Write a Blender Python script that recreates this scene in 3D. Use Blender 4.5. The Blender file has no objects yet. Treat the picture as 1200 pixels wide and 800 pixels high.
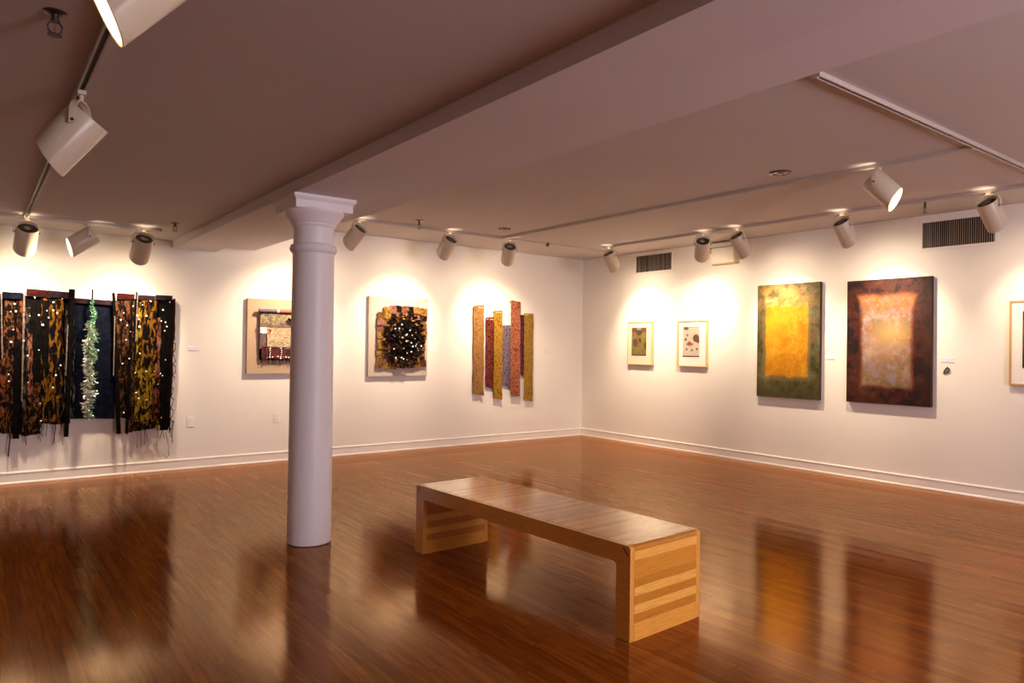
import bpy, bmesh, math, random
from mathutils import Vector, Matrix, Euler
random.seed(7)
S = bpy.context.scene
COL = S.collection
PI = math.pi

# ------------------------------------------------------------------ room dimensions (metres)
YB = 8.4685          # back wall plane
XR = 7.8344          # right wall plane
HL, HR = 2.5126, 2.818   # ceiling heights left and right of the beam
HS, HS2 = 2.4315, 2.4867 # soffit of the deep and of the shallow step of the beam
B0, B1, B2 = 1.731, 2.170, 2.616
XL, YF = -4.4, -3.6
CAM_H = 1.4
FPX, YAW, PITCH, ROLL = 834.505, 0.648052, 0.0077902, 0.0138137
CF = Vector((0.60361605, 0.79723709, 0.00779013))
CR = Vector((0.79712026, -0.60366257, 0.01381287))
CU = Vector((-0.01571475, 0.002128, 0.99987425))
CAM = Vector((0, 0, CAM_H))

def ray(px, py):
    return CF + CR * ((px - 600) / FPX) - CU * ((py - 400) / FPX)
def on_back(px, py, off=0.0):            # survey point: pixel of the photo -> point on the back wall
    d = ray(px, py); t = (YB - off) / d.y
    return CAM + d * t
def on_right(px, py, off=0.0):
    d = ray(px, py); t = (XR - off) / d.x
    return CAM + d * t

# ------------------------------------------------------------------ node helper
class G:
    def __init__(self, name):
        self.m = bpy.data.materials.new(name); self.m.use_nodes = True
        self.t = self.m.node_tree
        self.b = self.t.nodes['Principled BSDF']
    def lk(self, a, b): self.t.links.new(a, b)
    def inp(self, sock, v):
        if hasattr(v, 'node'): self.lk(v, sock)
        elif isinstance(v, (tuple, list)) and len(v) == 3 and sock.type == 'RGBA': sock.default_value = (*v, 1)
        else: sock.default_value = v
    def n(self, typ, **kw):
        n = self.t.nodes.new(typ)
        for k, v in kw.items(): setattr(n, k, v)
        return n
    def math(self, op, *a, clamp=False):
        n = self.n('ShaderNodeMath', operation=op, use_clamp=clamp)
        for i, v in enumerate(a): self.inp(n.inputs[i], v)
        return n.outputs[0]
    def vm(self, op, *a):
        n = self.n('ShaderNodeVectorMath', operation=op)
        for i, v in enumerate(a): self.inp(n.inputs[i], v)
        return n.outputs[0]
    def tc(self, which='Object'): return self.n('ShaderNodeTexCoord').outputs[which]
    def sep(self, v):
        n = self.n('ShaderNodeSeparateXYZ'); self.lk(v, n.inputs[0]); return n.outputs
    def comb(self, x=0., y=0., z=0.):
        n = self.n('ShaderNodeCombineXYZ')
        for i, v in enumerate((x, y, z)): self.inp(n.inputs[i], v)
        return n.outputs[0]
    def map(self, v, loc=(0, 0, 0), scale=(1, 1, 1)):
        n = self.n('ShaderNodeMapping'); self.lk(v, n.inputs[0])
        n.inputs['Location'].default_value = loc; n.inputs['Scale'].default_value = scale
        return n.outputs[0]
    def noise(self, v, scale=5., detail=4., rough=.6, dist=0., col=False):
        n = self.n('ShaderNodeTexNoise'); self.lk(v, n.inputs['Vector'])
        n.inputs['Scale'].default_value = scale; n.inputs['Detail'].default_value = detail
        n.inputs['Roughness'].default_value = rough; n.inputs['Distortion'].default_value = dist
        return n.outputs[1 if col else 0]
    def vor(self, v, scale=5., feature='F1', col=False):
        n = self.n('ShaderNodeTexVoronoi', feature=feature); self.lk(v, n.inputs['Vector'])
        n.inputs['Scale'].default_value = scale
        return n.outputs['Color' if col else 'Distance']
    def wn(self, v):
        n = self.n('ShaderNodeTexWhiteNoise', noise_dimensions='3D'); self.lk(v, n.inputs['Vector'])
        return n.outputs
    def ramp(self, f, stops, interp='LINEAR'):
        n = self.n('ShaderNodeValToRGB'); self.inp(n.inputs[0], f)
        r = n.color_ramp; r.interpolation = interp
        while len(r.elements) < len(stops): r.elements.new(.5)
        for e, (p, c) in zip(r.elements, stops): e.position = p; e.color = (*c, 1) if len(c) == 3 else c
        return n.outputs[0]
    def mix(self, f, a, b, mode='MIX'):
        n = self.n('ShaderNodeMix', data_type='RGBA', blend_type=mode)
        self.inp(n.inputs[0], f); self.inp(n.inputs[6], a); self.inp(n.inputs[7], b)
        return n.outputs[2]
    def smooth(self, v, a, b):
        n = self.n('ShaderNodeMapRange', interpolation_type='SMOOTHSTEP')
        self.inp(n.inputs[0], v); n.inputs[1].default_value = a; n.inputs[2].default_value = b
        return n.outputs[0]
    def bump(self, hgt, strength=.2, dist=.01):
        n = self.n('ShaderNodeBump'); self.lk(hgt, n.inputs['Height'])
        n.inputs['Strength'].default_value = strength; n.inputs['Distance'].default_value = dist
        self.lk(n.outputs[0], self.b.inputs['Normal'])
    def set(self, color=None, rough=None, metal=None, **kw):
        if color is not None: self.inp(self.b.inputs['Base Color'], color)
        if rough is not None: self.inp(self.b.inputs['Roughness'], rough)
        if metal is not None: self.inp(self.b.inputs['Metallic'], metal)
        for k, v in kw.items(): self.inp(self.b.inputs[k.replace('_', ' ')], v)
        return self.m

def srgb(r, g, b):
    f = lambda c: (c/255/12.92 if c/255 <= .04045 else ((c/255+.055)/1.055)**2.4)
    return (f(r), f(g), f(b))

# ------------------------------------------------------------------ materials
def paint(name, col, var=.03, rough=.6, bump=.06, scale=40):
    g = G(name); v = g.tc()
    n = g.noise(v, 1.3, 3); n2 = g.noise(v, scale, 3)
    dark = tuple(c * (1 - var * 2) for c in col)
    g.bump(n2, bump, .004)
    return g.set(g.mix(n, dark, col), rough)
M = {}
M['wall'] = paint('wall_paint', (.83, .79, .73))
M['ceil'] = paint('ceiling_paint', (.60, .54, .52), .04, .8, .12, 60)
M['beam'] = paint('beam_paint', (.76, .71, .74), .03, .7)
M['trim'] = paint('trim_paint', (.84, .80, .74), .02, .35, .03)
M['column'] = paint('column_paint', (.86, .80, .79), .03, .45, .08, 30)
M['can'] = paint('fixture_enamel', (.66, .56, .41), .03, .35, .0)
M['track'] = paint('track_enamel', (.50, .43, .37), .03, .4, .0)
M['cream'] = paint('cream_plastic', (.82, .76, .64), .02, .4, .0)
M['yellowed'] = paint('yellowed_plastic', (.60, .46, .24), .05, .4, .0)
M['card'] = paint('label_card', (.80, .74, .86), .02, .5, .0)
M['dark'] = paint('dark_metal', (.035, .028, .025), .1, .5, .0)
M['black'] = paint('black_plastic', (.01, .01, .01), .1, .5, .0)
g = G('chrome'); M['chrome'] = g.set((.75, .72, .68), .25, 1.0)
g = G('bronze'); M['bronze'] = g.set((.12, .10, .09), .35, .9)
g = G('bulb_glow'); g.set((.9, .8, .6), .5)
g.b.inputs['Emission Color'].default_value = (1, .80, .55, 1); g.b.inputs['Emission Strength'].default_value = 30
M['bulb'] = g.m
g = G('reflector_glow'); g.set((.9, .85, .7), .3, .6); M['reflector'] = g.m

def make_floor():
    g = G('oak_strip_floor')
    o = g.sep(g.tc())
    W, L = .0572, 1.15
    xr = g.math('DIVIDE', o[0], W); row = g.math('FLOOR', xr)
    r0 = g.wn(g.comb(row, 3.1, 0.))[0]
    yl = g.math('ADD', g.math('DIVIDE', o[1], L), g.math('MULTIPLY', r0, 9.))
    pl = g.math('FLOOR', yl)
    w = g.wn(g.comb(row, pl, 7.)); rnd = w[0]; rc = g.sep(w[1])
    gv = g.comb(g.math('ADD', o[0], g.math('MULTIPLY', rnd, 13.)), g.math('MULTIPLY', o[1], .06), g.math('MULTIPLY', rnd, 5.))
    grain = g.noise(gv, 55, 5, .65)
    grain2 = g.noise(gv, 260, 2, .6)
    base = g.ramp(rnd, [(0., (.23, .058, .006)), (.3, (.29, .079, .009)), (.6, (.34, .097, .012)), (.85, (.31, .085, .010)), (1., (.40, .124, .017))])
    c = g.mix(g.smooth(grain, .35, .72), base, g.mix(1., base, (.62, .50, .42), 'MULTIPLY'))
    c = g.mix(g.math('MULTIPLY', g.smooth(grain2, .5, .75), .35), c, (.09, .028, .008))
    fx = g.math('FRACT', xr); fy = g.math('FRACT', yl)
    ex = g.math('MINIMUM', fx, g.math('SUBTRACT', 1., fx))
    ey = g.math('MULTIPLY', g.math('MINIMUM', fy, g.math('SUBTRACT', 1., fy)), L / W)
    edge = g.smooth(g.math('MINIMUM', ex, ey), .008, .035)
    c = g.mix(g.math('MULTIPLY', g.math('SUBTRACT', 1., edge), .65), c, (.05, .016, .006))
    wide = g.noise(g.tc(), .9, 2)
    rough = g.math('ADD', .085, g.math('MULTIPLY', g.math('MULTIPLY', grain, wide), .14))
    # every board lies at its own minute tilt and is slightly cupped: the reflections break up at the seams
    cup = g.math('MULTIPLY', g.math('SUBTRACT', fx, .5), .010)
    wav = g.math('MULTIPLY', g.math('SUBTRACT', g.noise(g.map(g.tc(), scale=(1, .3, 1)), 3.5, 2), .5), .022)
    tx = g.math('ADD', g.math('ADD', g.math('MULTIPLY', g.math('SUBTRACT', rc[0], .5), .012), cup), wav)
    ty = g.math('ADD', g.math('MULTIPLY', g.math('SUBTRACT', rc[1], .5), .006), g.math('MULTIPLY', g.math('SUBTRACT', g.noise(g.tc(), 2.3, 2), .5), .008))
    nrm = g.vm('NORMALIZE', g.vm('ADD', g.n('ShaderNodeNewGeometry').outputs['Normal'], g.comb(tx, ty, 0.)))
    # stained boards under amber varnish: diffuse wood and a warm gloss weighted by the varnish's Fresnel term
    dif = g.n('ShaderNodeBsdfDiffuse'); g.lk(c, dif.inputs['Color'])
    glo = g.n('ShaderNodeBsdfGlossy'); g.inp(glo.inputs['Color'], (1., .76, .52)); g.inp(glo.inputs['Roughness'], rough); g.lk(nrm, glo.inputs['Normal'])
    fr = g.n('ShaderNodeFresnel'); fr.inputs['IOR'].default_value = 1.5; g.lk(nrm, fr.inputs['Normal'])
    mx = g.n('ShaderNodeMixShader'); g.inp(mx.inputs[0], g.math('MINIMUM', g.math('MULTIPLY', fr.outputs[0], .90), .40))
    g.lk(dif.outputs[0], mx.inputs[1]); g.lk(glo.outputs[0], mx.inputs[2])
    g.lk(mx.outputs[0], g.t.nodes['Material Output'].inputs['Surface'])
    return g.m
M['floor'] = make_floor()

def bench_wood(name, axis, strips=True, tone=1.0):
    g = G(name); o = g.sep(g.tc()); s = o[axis]
    k = g.math('FLOOR', g.math('DIVIDE', s, .043))
    w = g.math('ADD', g.math('MULTIPLY', g.math('MODULO', g.math('ADD', k, 20.), 2.), .42), g.math('MULTIPLY', g.wn(g.comb(k, 2.7, axis * 1.3))[0], .56))
    if not strips: w = g.math('MULTIPLY', g.noise(g.tc(), 1.5, 2), 1.)
    lng = {1: (1., 14., 14.), 2: (1., 14., 14.)}[axis] if strips else (14., 1., 14.)
    gr = g.noise(g.map(g.tc(), loc=(0, 3, 1), scale=lng), 9, 5, .65, .6)
    fine = g.noise(g.map(g.tc(), scale=tuple(c * 4 for c in lng)), 14, 3, .6)
    base = g.ramp(w, [(0., (.62, .25, .030)), (.30, (.72, .31, .040)), (.50, (.88, .42, .07)), (.72, (.94, .50, .10))], 'CONSTANT')
    if not strips: base = g.ramp(w, [(.3, (.78, .34, .055)), (.7, (.90, .43, .08))])
    c = g.mix(g.math('MULTIPLY', g.smooth(gr, .4, .7), .45), base, g.mix(1., base, (.62, .5, .4), 'MULTIPLY'))
    c = g.mix(g.math('MULTIPLY', g.smooth(fine, .5, .75), .25), c, (.25, .10, .03))
    g.bump(fine, .05, .002)
    c = g.mix(1., c, (tone, tone, tone), 'MULTIPLY')
    return g.set(c, .2, Coat_Weight=.3, Coat_Roughness=.12)
M['bw_top'] = bench_wood('bench_top_strips', 1)
M['bw_end'] = bench_wood('bench_end_strips', 2)
M['bw_band'] = bench_wood('bench_edge_wood', 1, False)

def batik(name, stops, scale=20, stretch=1., seed=0., rough=.85, detail=5, interp='LINEAR', dist=.8):
    k_ = .34 if name.endswith(('batik', 'cloth', 'lace')) else (.36 if name.startswith('patch') else .46)
    if name in ('sage_cloth', 'maroon_cloth', 'mauve_cloth', 'cream_floral_cloth', 'pale_piping'): k_ = .55
    stops = [(p, tuple(c * k_ for c in q)) for p, q in stops]
    g = G(name)
    v = g.map(g.tc(), loc=(seed * 1.7, seed * .9, seed * 2.3), scale=(1, 1, stretch)); scale *= 1.5
    n = g.noise(v, scale, detail, .62, dist)
    n = g.smooth(n, .33, .69)
    g.bump(g.noise(v, scale * 4, 2), .3, .004)
    return g.set(g.ramp(n, stops, interp), rough, Specular_IOR_Level=.03)
BLK = (.006, .006, .009)
M['f_navy'] = batik('navy_cloth', [(0, (.005, .007, .018)), (1, (.016, .020, .042))], 12)
M['f_black'] = batik('black_cloth', [(0, (.003, .003, .004)), (1, (.016, .012, .012))], 18)
M['f_bar_red'] = batik('dark_red_cloth', [(0, (.050, .008, .007)), (1, (.085, .018, .014))], 12)
M['f_bar_purple'] = batik('dark_purple_cloth', [(0, (.030, .016, .026)), (1, (.075, .038, .050))], 12)
M['f_rust'] = batik('rust_batik', [(0, BLK), (.42, (.03, .010, .006)), (.62, (.22, .055, .020)), (.82, (.38, .12, .045)), (1, (.10, .02, .01))], 14, .5, 1)
M['f_gold'] = batik('gold_black_batik', [(0, BLK), (.50, (.012, .006, .004)), (.68, (.20, .08, .010)), (.85, (.42, .20, .02)), (1, (.20, .06, .01))], 16, .35, 2)
M['f_yellow'] = batik('yellow_batik', [(0, BLK), (.36, (.03, .015, .004)), (.54, (.32, .18, .012)), (.8, (.64, .44, .03)), (1, (.40, .20, .02))], 16, .4, 3)
M['f_pink'] = batik('pink_brown_batik', [(0, (.02, .006, .004)), (.35, (.20, .06, .03)), (.6, (.42, .17, .10)), (1, (.55, .27, .17))], 20, .5, 4)
M['f_brown'] = batik('brown_black_batik', [(0, BLK), (.45, (.02, .008, .004)), (.6, (.17, .06, .02)), (.8, (.28, .13, .05)), (1, (.10, .05, .03))], 24, .5, 5)
M['f_grey'] = batik('grey_black_lace', [(0, BLK), (.5, (.01, .01, .012)), (.7, (.12, .09, .08)), (1, (.25, .2, .17))], 30, .3, 6)
M['thread'] = batik('thread', [(0, (.05, .03, .03)), (1, (.18, .11, .09))], 30)
M['light_edge'] = batik('pale_piping', [(0, (.10, .08, .06)), (.5, (.28, .22, .18)), (1, (.42, .35, .28))], 40)
g = G('tinsel_green'); M['tin_g'] = g.set(g.ramp(g.noise(g.tc(), 60, 2), [(.3, (.03, .16, .07)), (.5, (.25, .6, .38)), (.7, (.7, .9, .7))]), .22, .75)
g = G('tinsel_silver'); M['tin_s'] = g.set(g.ramp(g.noise(g.tc(), 60, 2), [(.3, (.28, .25, .22)), (.5, (.7, .68, .6)), (.7, (.95, .95, .9))]), .25, .7)
g = G('sequin'); M['sequin'] = g.set((1, .98, .94), .5, .0)
# strips artwork
def strip_mat(name, a, b, c, d, seed, sc=26):
    return batik(name, [(0, a), (.35, b), (.65, c), (1, d)], sc, .8, seed, .6)
M['s1'] = strip_mat('ochre_weave', (.34, .14, .05), (.50, .24, .08), (.62, .34, .12), (.42, .17, .07), 11, 20)
M['s2'] = strip_mat('maroon_weave', (.05, .01, .02), (.16, .02, .02), (.44, .12, .05), (.10, .03, .07), 12, 30)
M['s3'] = strip_mat('gold_weave', (.22, .08, .01), (.55, .26, .03), (.78, .50, .07), (.45, .16, .03), 13, 28)
M['s4'] = strip_mat('lilac_grey_weave', (.10, .07, .13), (.24, .17, .25), (.48, .38, .44), (.26, .10, .13), 14, 30)
M['s5'] = strip_mat('coral_weave', (.30, .05, .04), (.58, .13, .09), (.68, .28, .15), (.55, .40, .10), 15, 26)
M['s6'] = strip_mat('plum_weave', (.07, .02, .05), (.18, .04, .08), (.26, .07, .10), (.08, .04, .10), 16, 20)
M['s7'] = strip_mat('mustard_weave', (.28, .12, .02), (.52, .27, .04), (.70, .45, .08), (.35, .20, .05), 17, 30)

def painting_mat(kind):
    g = G('painting_' + kind)
    c = g.sep(g.tc('Generated')); u = g.math('SUBTRACT', 1., c[1]); v = c[2]
    P = g.tc()
    wob = g.math('MULTIPLY', g.math('SUBTRACT', g.noise(P, 9, 5), .5), .06)
    wob2 = g.math('MULTIPLY', g.math('SUBTRACT', g.noise(g.map(P, loc=(4, 5, 6)), 7, 5), .5), .06)
    uu = g.math('ADD', u, wob); vv = g.math('ADD', v, wob2)
    def box(u0, u1, v0, v1, s):
        a = g.math('MULTIPLY', g.smooth(uu, u0 - s, u0 + s), g.math('SUBTRACT', 1., g.smooth(uu, u1 - s, u1 + s)))
        b = g.math('MULTIPLY', g.smooth(vv, v0 - s, v0 + s), g.math('SUBTRACT', 1., g.smooth(vv, v1 - s, v1 + s)))
        return g.math('MULTIPLY', a, b)
    def blob(cu, cv, su, sv):
        a = g.math('DIVIDE', g.math('SUBTRACT', u, cu), su); b = g.math('DIVIDE', g.math('SUBTRACT', v, cv), sv)
        d = g.math('ADD', g.math('MULTIPLY', a, a), g.math('MULTIPLY', b, b))
        return g.math('POWER', 2.718, g.math('MULTIPLY', d, -1.))
    fine = g.noise(P, 60, 4, .7); mid = g.math('ADD', .2, g.math('MULTIPLY', .6, g.smooth(g.noise(P, 6, 8, .72, .3), .34, .66))); mid2 = g.math('ADD', .2, g.math('MULTIPLY', .6, g.smooth(g.noise(g.map(P, loc=(9, 2, 5)), 8, 8, .74, .4), .34, .66)))
    mid3 = g.noise(g.map(P, loc=(1, 12, 8)), 7, 6, .7, .3)
    if kind == 'green':
        bord = g.ramp(mid, [(.22, (.030, .034, .009)), (.40, (.085, .085, .025)), (.50, (.15, .10, .03)), (.60, (.075, .10, .05)), (.78, (.18, .17, .07))])
        bord = g.mix(g.math('MULTIPLY', g.smooth(mid2, .5, .65), .55), bord, (.20, .085, .03))
        dk = g.smooth(v, .22, .05)
        bord = g.mix(g.math('MULTIPLY', dk, .6), bord, (.055, .05, .02))
        bord = g.mix(g.math('MULTIPLY', blob(.38, .90, .40, .11), g.smooth(mid3, .38, .55)), bord, (.62, .36, .10))
        halo = box(.10, .86, .16, .90, .035)
        bord = g.mix(g.math('MULTIPLY', halo, .35), bord, (.42, .27, .08))
        col = g.mix(box(.15, .81, .76, .885, .012), bord, g.ramp(mid2, [(.3, (.46, .19, .05)), (.6, (.66, .36, .08)), (.75, (.80, .55, .16))]))
        yel = g.ramp(mid, [(.28, (.52, .19, .004)), (.45, (.60, .25, .005)), (.6, (.64, .31, .007)), (.78, (.68, .38, .02))])
        yel = g.mix(g.math('MULTIPLY', blob(.30, .66, .22, .14), .7), yel, (.70, .39, .012))
        yel = g.mix(g.math('MULTIPLY', g.math('MULTIPLY', g.smooth(v, .45, .2), g.smooth(mid3, .4, .6)), .6), yel, (.46, .14, .006))
        col = g.mix(box(.145, .82, .19, .80, .010), col, yel)
        ln = g.math('MULTIPLY', box(.14, .30, .845, .868, .006), .8)
        col = g.mix(ln, col, (.85, .60, .28))
    else:
        bord = g.ramp(mid, [(.28, (.012, .004, .004)), (.42, (.040, .009, .007)), (.52, (.11, .018, .010)), (.62, (.030, .015, .010)), (.75, (.12, .035, .014))])
        bord = g.mix(g.math('MULTIPLY', g.smooth(u, .8, .97), .55), bord, (.025, .012, .012))
        bord = g.mix(g.math('MULTIPLY', g.smooth(fine, .5, .7), .4), bord, (.09, .022, .014))
        # panel, flared towards the top
        fl = g.math('MULTIPLY', g.smooth(v, .70, .92), .055)
        uc = g.math('SUBTRACT', g.math('ABSOLUTE', g.math('SUBTRACT', uu, .485)), fl)
        def panel(hw, v0, v1, s):
            a = g.math('SUBTRACT', 1., g.smooth(uc, hw - s, hw + s))
            b = g.math('MULTIPLY', g.smooth(vv, v0 - s, v0 + s), g.math('SUBTRACT', 1., g.smooth(vv, v1 - s, v1 + s)))
            return g.math('MULTIPLY', a, b)
        col = g.mix(g.math('MULTIPLY', panel(.312, .13, .885, .022), .8), bord, (.26, .085, .035))
        inn = g.ramp(mid, [(.22, (.13, .17, .22)), (.34, (.26, .20, .07)), (.46, (.36, .15, .05)), (.54, (.38, .23, .20)), (.64, (.28, .23, .32)), (.76, (.50, .40, .24))])
        tops = g.mix(g.math('MULTIPLY', g.smooth(v, .66, .86), .75), inn, g.ramp(mid2, [(.35, (.36, .12, .02)), (.5, (.56, .20, .02)), (.65, (.36, .20, .13))]))
        low = g.mix(g.math('MULTIPLY', g.smooth(v, .42, .18), .7), tops, g.ramp(mid2, [(.3, (.12, .15, .05)), (.45, (.28, .19, .04)), (.55, (.28, .14, .07)), (.68, (.25, .26, .34))]))
        mixb = g.mix(g.math('MULTIPLY', blob(.36, .45, .22, .12), .45), low, (.52, .36, .29))
        mixb = g.mix(g.math('MULTIPLY', blob(.56, .56, .20, .11), .7), mixb, (.72, .50, .15))
        sp = g.math('MULTIPLY', g.smooth(g.noise(g.map(P, loc=(3, 3, 9)), 22, 3), .62, .7), .7)
        mixb = g.mix(sp, mixb, (.28, .29, .42))
        col = g.mix(panel(.285, .145, .865, .02), col, mixb)
    g.bump(fine, .25, .003)
    return g.set(g.mix(1., col, (.72, .72, .72) if kind == 'green' else (.66, .60, .56), 'MULTIPLY'), .6, Specular_IOR_Level=.25)
M['p_green'] = painting_mat('green'); M['p_red'] = painting_mat('red')
M['canvas_edge'] = paint('canvas_edge', (.05, .022, .018), .2, .7)
M['frame_pale'] = paint('pale_wood_frame', (.62, .45, .22), .06, .4)
M['frame_oak'] = paint('oak_frame', (.55, .32, .12), .08, .4)
M['mat_cream'] = paint('cream_mat_board', (.66, .54, .40), .01, .8)
M['mat_white'] = paint('white_mat_board', (.80, .76, .70), .01, .8)
def print_mat(kind):
    g = G('print_' + kind); P = g.tc(); c = g.sep(g.tc('Generated')); u = g.math('SUBTRACT', 1., c[1]); v = c[2]
    n = g.noise(P, 22, 4, .6)
    def ell(cu, cv, su, sv, s=.25):
        a = g.math('DIVIDE', g.math('SUBTRACT', u, cu), su); b = g.math('DIVIDE', g.math('SUBTRACT', v, cv), sv)
        d = g.math('SQRT', g.math('ADD', g.math('MULTIPLY', a, a), g.math('MULTIPLY', b, b)))
        return g.math('SUBTRACT', 1., g.smooth(d, 1 - s, 1 + s))
    if kind == 'olive':
        col = g.ramp(n, [(.3, (.16, .12, .035)), (.6, (.30, .22, .06)), (.8, (.36, .26, .10))])
        col = g.mix(g.smooth(v, .80, .86), col, (.16, .055, .03))
        col = g.mix(ell(.52, .82, .20, .10), col, (.05, .06, .02))
        col = g.mix(ell(.5, .96, .16, .05), col, (.35, .28, .32))
        col = g.mix(ell(.27, .47, .17, .15), col, (.13, .055, .035))
        col = g.mix(ell(.58, .54, .07, .08), col, (.02, .02, .008))
        col = g.mix(ell(.95, .36, .10, .13), col, (.10, .04, .02))
        col = g.mix(g.math('MULTIPLY', g.smooth(v, .06, .02), .8), col, (.06, .03, .01))
    elif kind == 'pale':
        col = g.ramp(n, [(.3, (.80, .66, .50)), (.7, (.88, .80, .68))])
        col = g.mix(ell(.80, .62, .19, .13), col, (.16, .07, .055))
        col = g.mix(ell(.92, .52, .10, .06), col, (.16, .07, .055))
        col = g.mix(ell(.20, .94, .15, .05), col, (.22, .09, .05))
        col = g.mix(ell(.28, .72, .06, .05), col, (.30, .26, .10))
        col = g.mix(ell(.18, .58, .07, .05), col, (.16, .15, .04))
        col = g.mix(ell(.42, .42, .22, .05), col, (.38, .15, .06))
        col = g.mix(ell(.40, .46, .10, .05), col, (.36, .13, .05))
        for a, b in ((.24, .25), (.56, .22), (.86, .26)): col = g.mix(ell(a, b, .06, .035), col, (.15, .12, .05))
        col = g.mix(g.smooth(v, .05, .02), col, (.10, .04, .02))
        col = g.mix(g.smooth(v, .975, .99), col, (.20, .12, .08))
    else:
        col = g.ramp(v, [(0, (.012, .03, .015)), (.25, (.02, .05, .02)), (.33, (.25, .04, .03)), (.4, (.04, .09, .04)), (.55, (.09, .10, .03)), (.62, (.22, .12, .03)), (.82, (.26, .14, .04)), (.88, (.03, .012, .02)), (1, (.02, .012, .02))])
        col = g.mix(g.math('MULTIPLY', g.smooth(n, .45, .6), .5), col, (.02, .012, .012))
    return g.set(g.mix(1., col, (.6, .6, .6), 'MULTIPLY'), .5)
M['pr_olive'] = print_mat('olive'); M['pr_pale'] = print_mat('pale'); M['pr_dark'] = print_mat('dark')
M['board_beige'] = paint('beige_linen_board', (.50, .35, .23), .05, .8, .15, 200)
M['board_grey'] = paint('pale_linen_board', (.52, .42, .36), .05, .8, .15, 200)
M['floral'] = batik('cream_floral_cloth', [(0, (.30, .06, .03)), (.22, (.62, .24, .13)), (.36, (.80, .66, .42)), (.7, (.86, .76, .52)), (1, (.55, .50, .22))], 26, 1, 21)
M['sage'] = batik('sage_cloth', [(0, (.20, .12, .10)), (.35, (.40, .30, .24)), (.65, (.52, .46, .20)), (1, (.62, .52, .22))], 16, 1, 22)
M['maroon'] = batik('maroon_cloth', [(0, (.05, .02, .03)), (.5, (.12, .05, .06)), (1, (.26, .04, .03))], 9, .6, 23)
M['mauve'] = batik('mauve_cloth', [(0, (.20, .11, .10)), (1, (.40, .27, .25))], 14, 1, 24)
M['redrod'] = paint('red_cloth_rod', (.50, .10, .07), .1, .6)
M['purplerod'] = paint('purple_cloth_rod', (.14, .085, .14), .1, .6)
M['whitepaint'] = paint('white_cloth', (.85, .8, .74), .02, .7)
PATCH = [batik('patch_gold', [(0, (.30, .12, .02)), (.5, (.60, .33, .07)), (1, (.78, .55, .20))], 22, 1, 31),
         batik('patch_ochre', [(0, (.20, .07, .02)), (.5, (.48, .22, .08)), (1, (.66, .40, .18))], 22, 1, 32),
         batik('patch_brown', [(0, (.05, .02, .01)), (.5, (.20, .07, .03)), (1, (.36, .15, .08))], 22, 1, 33),
         batik('patch_rose', [(0, (.22, .06, .05)), (.5, (.50, .20, .14)), (1, (.62, .34, .24))], 22, 1, 34),
         batik('patch_black', [(0, (.006, .006, .008)), (.6, (.018, .012, .014)), (1, (.07, .035, .02))], 26, 1, 35),
         batik('patch_dark', [(0, (.01, .008, .006)), (.5, (.05, .02, .01)), (1, (.26, .12, .03))], 30, 1, 36)]

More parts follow.
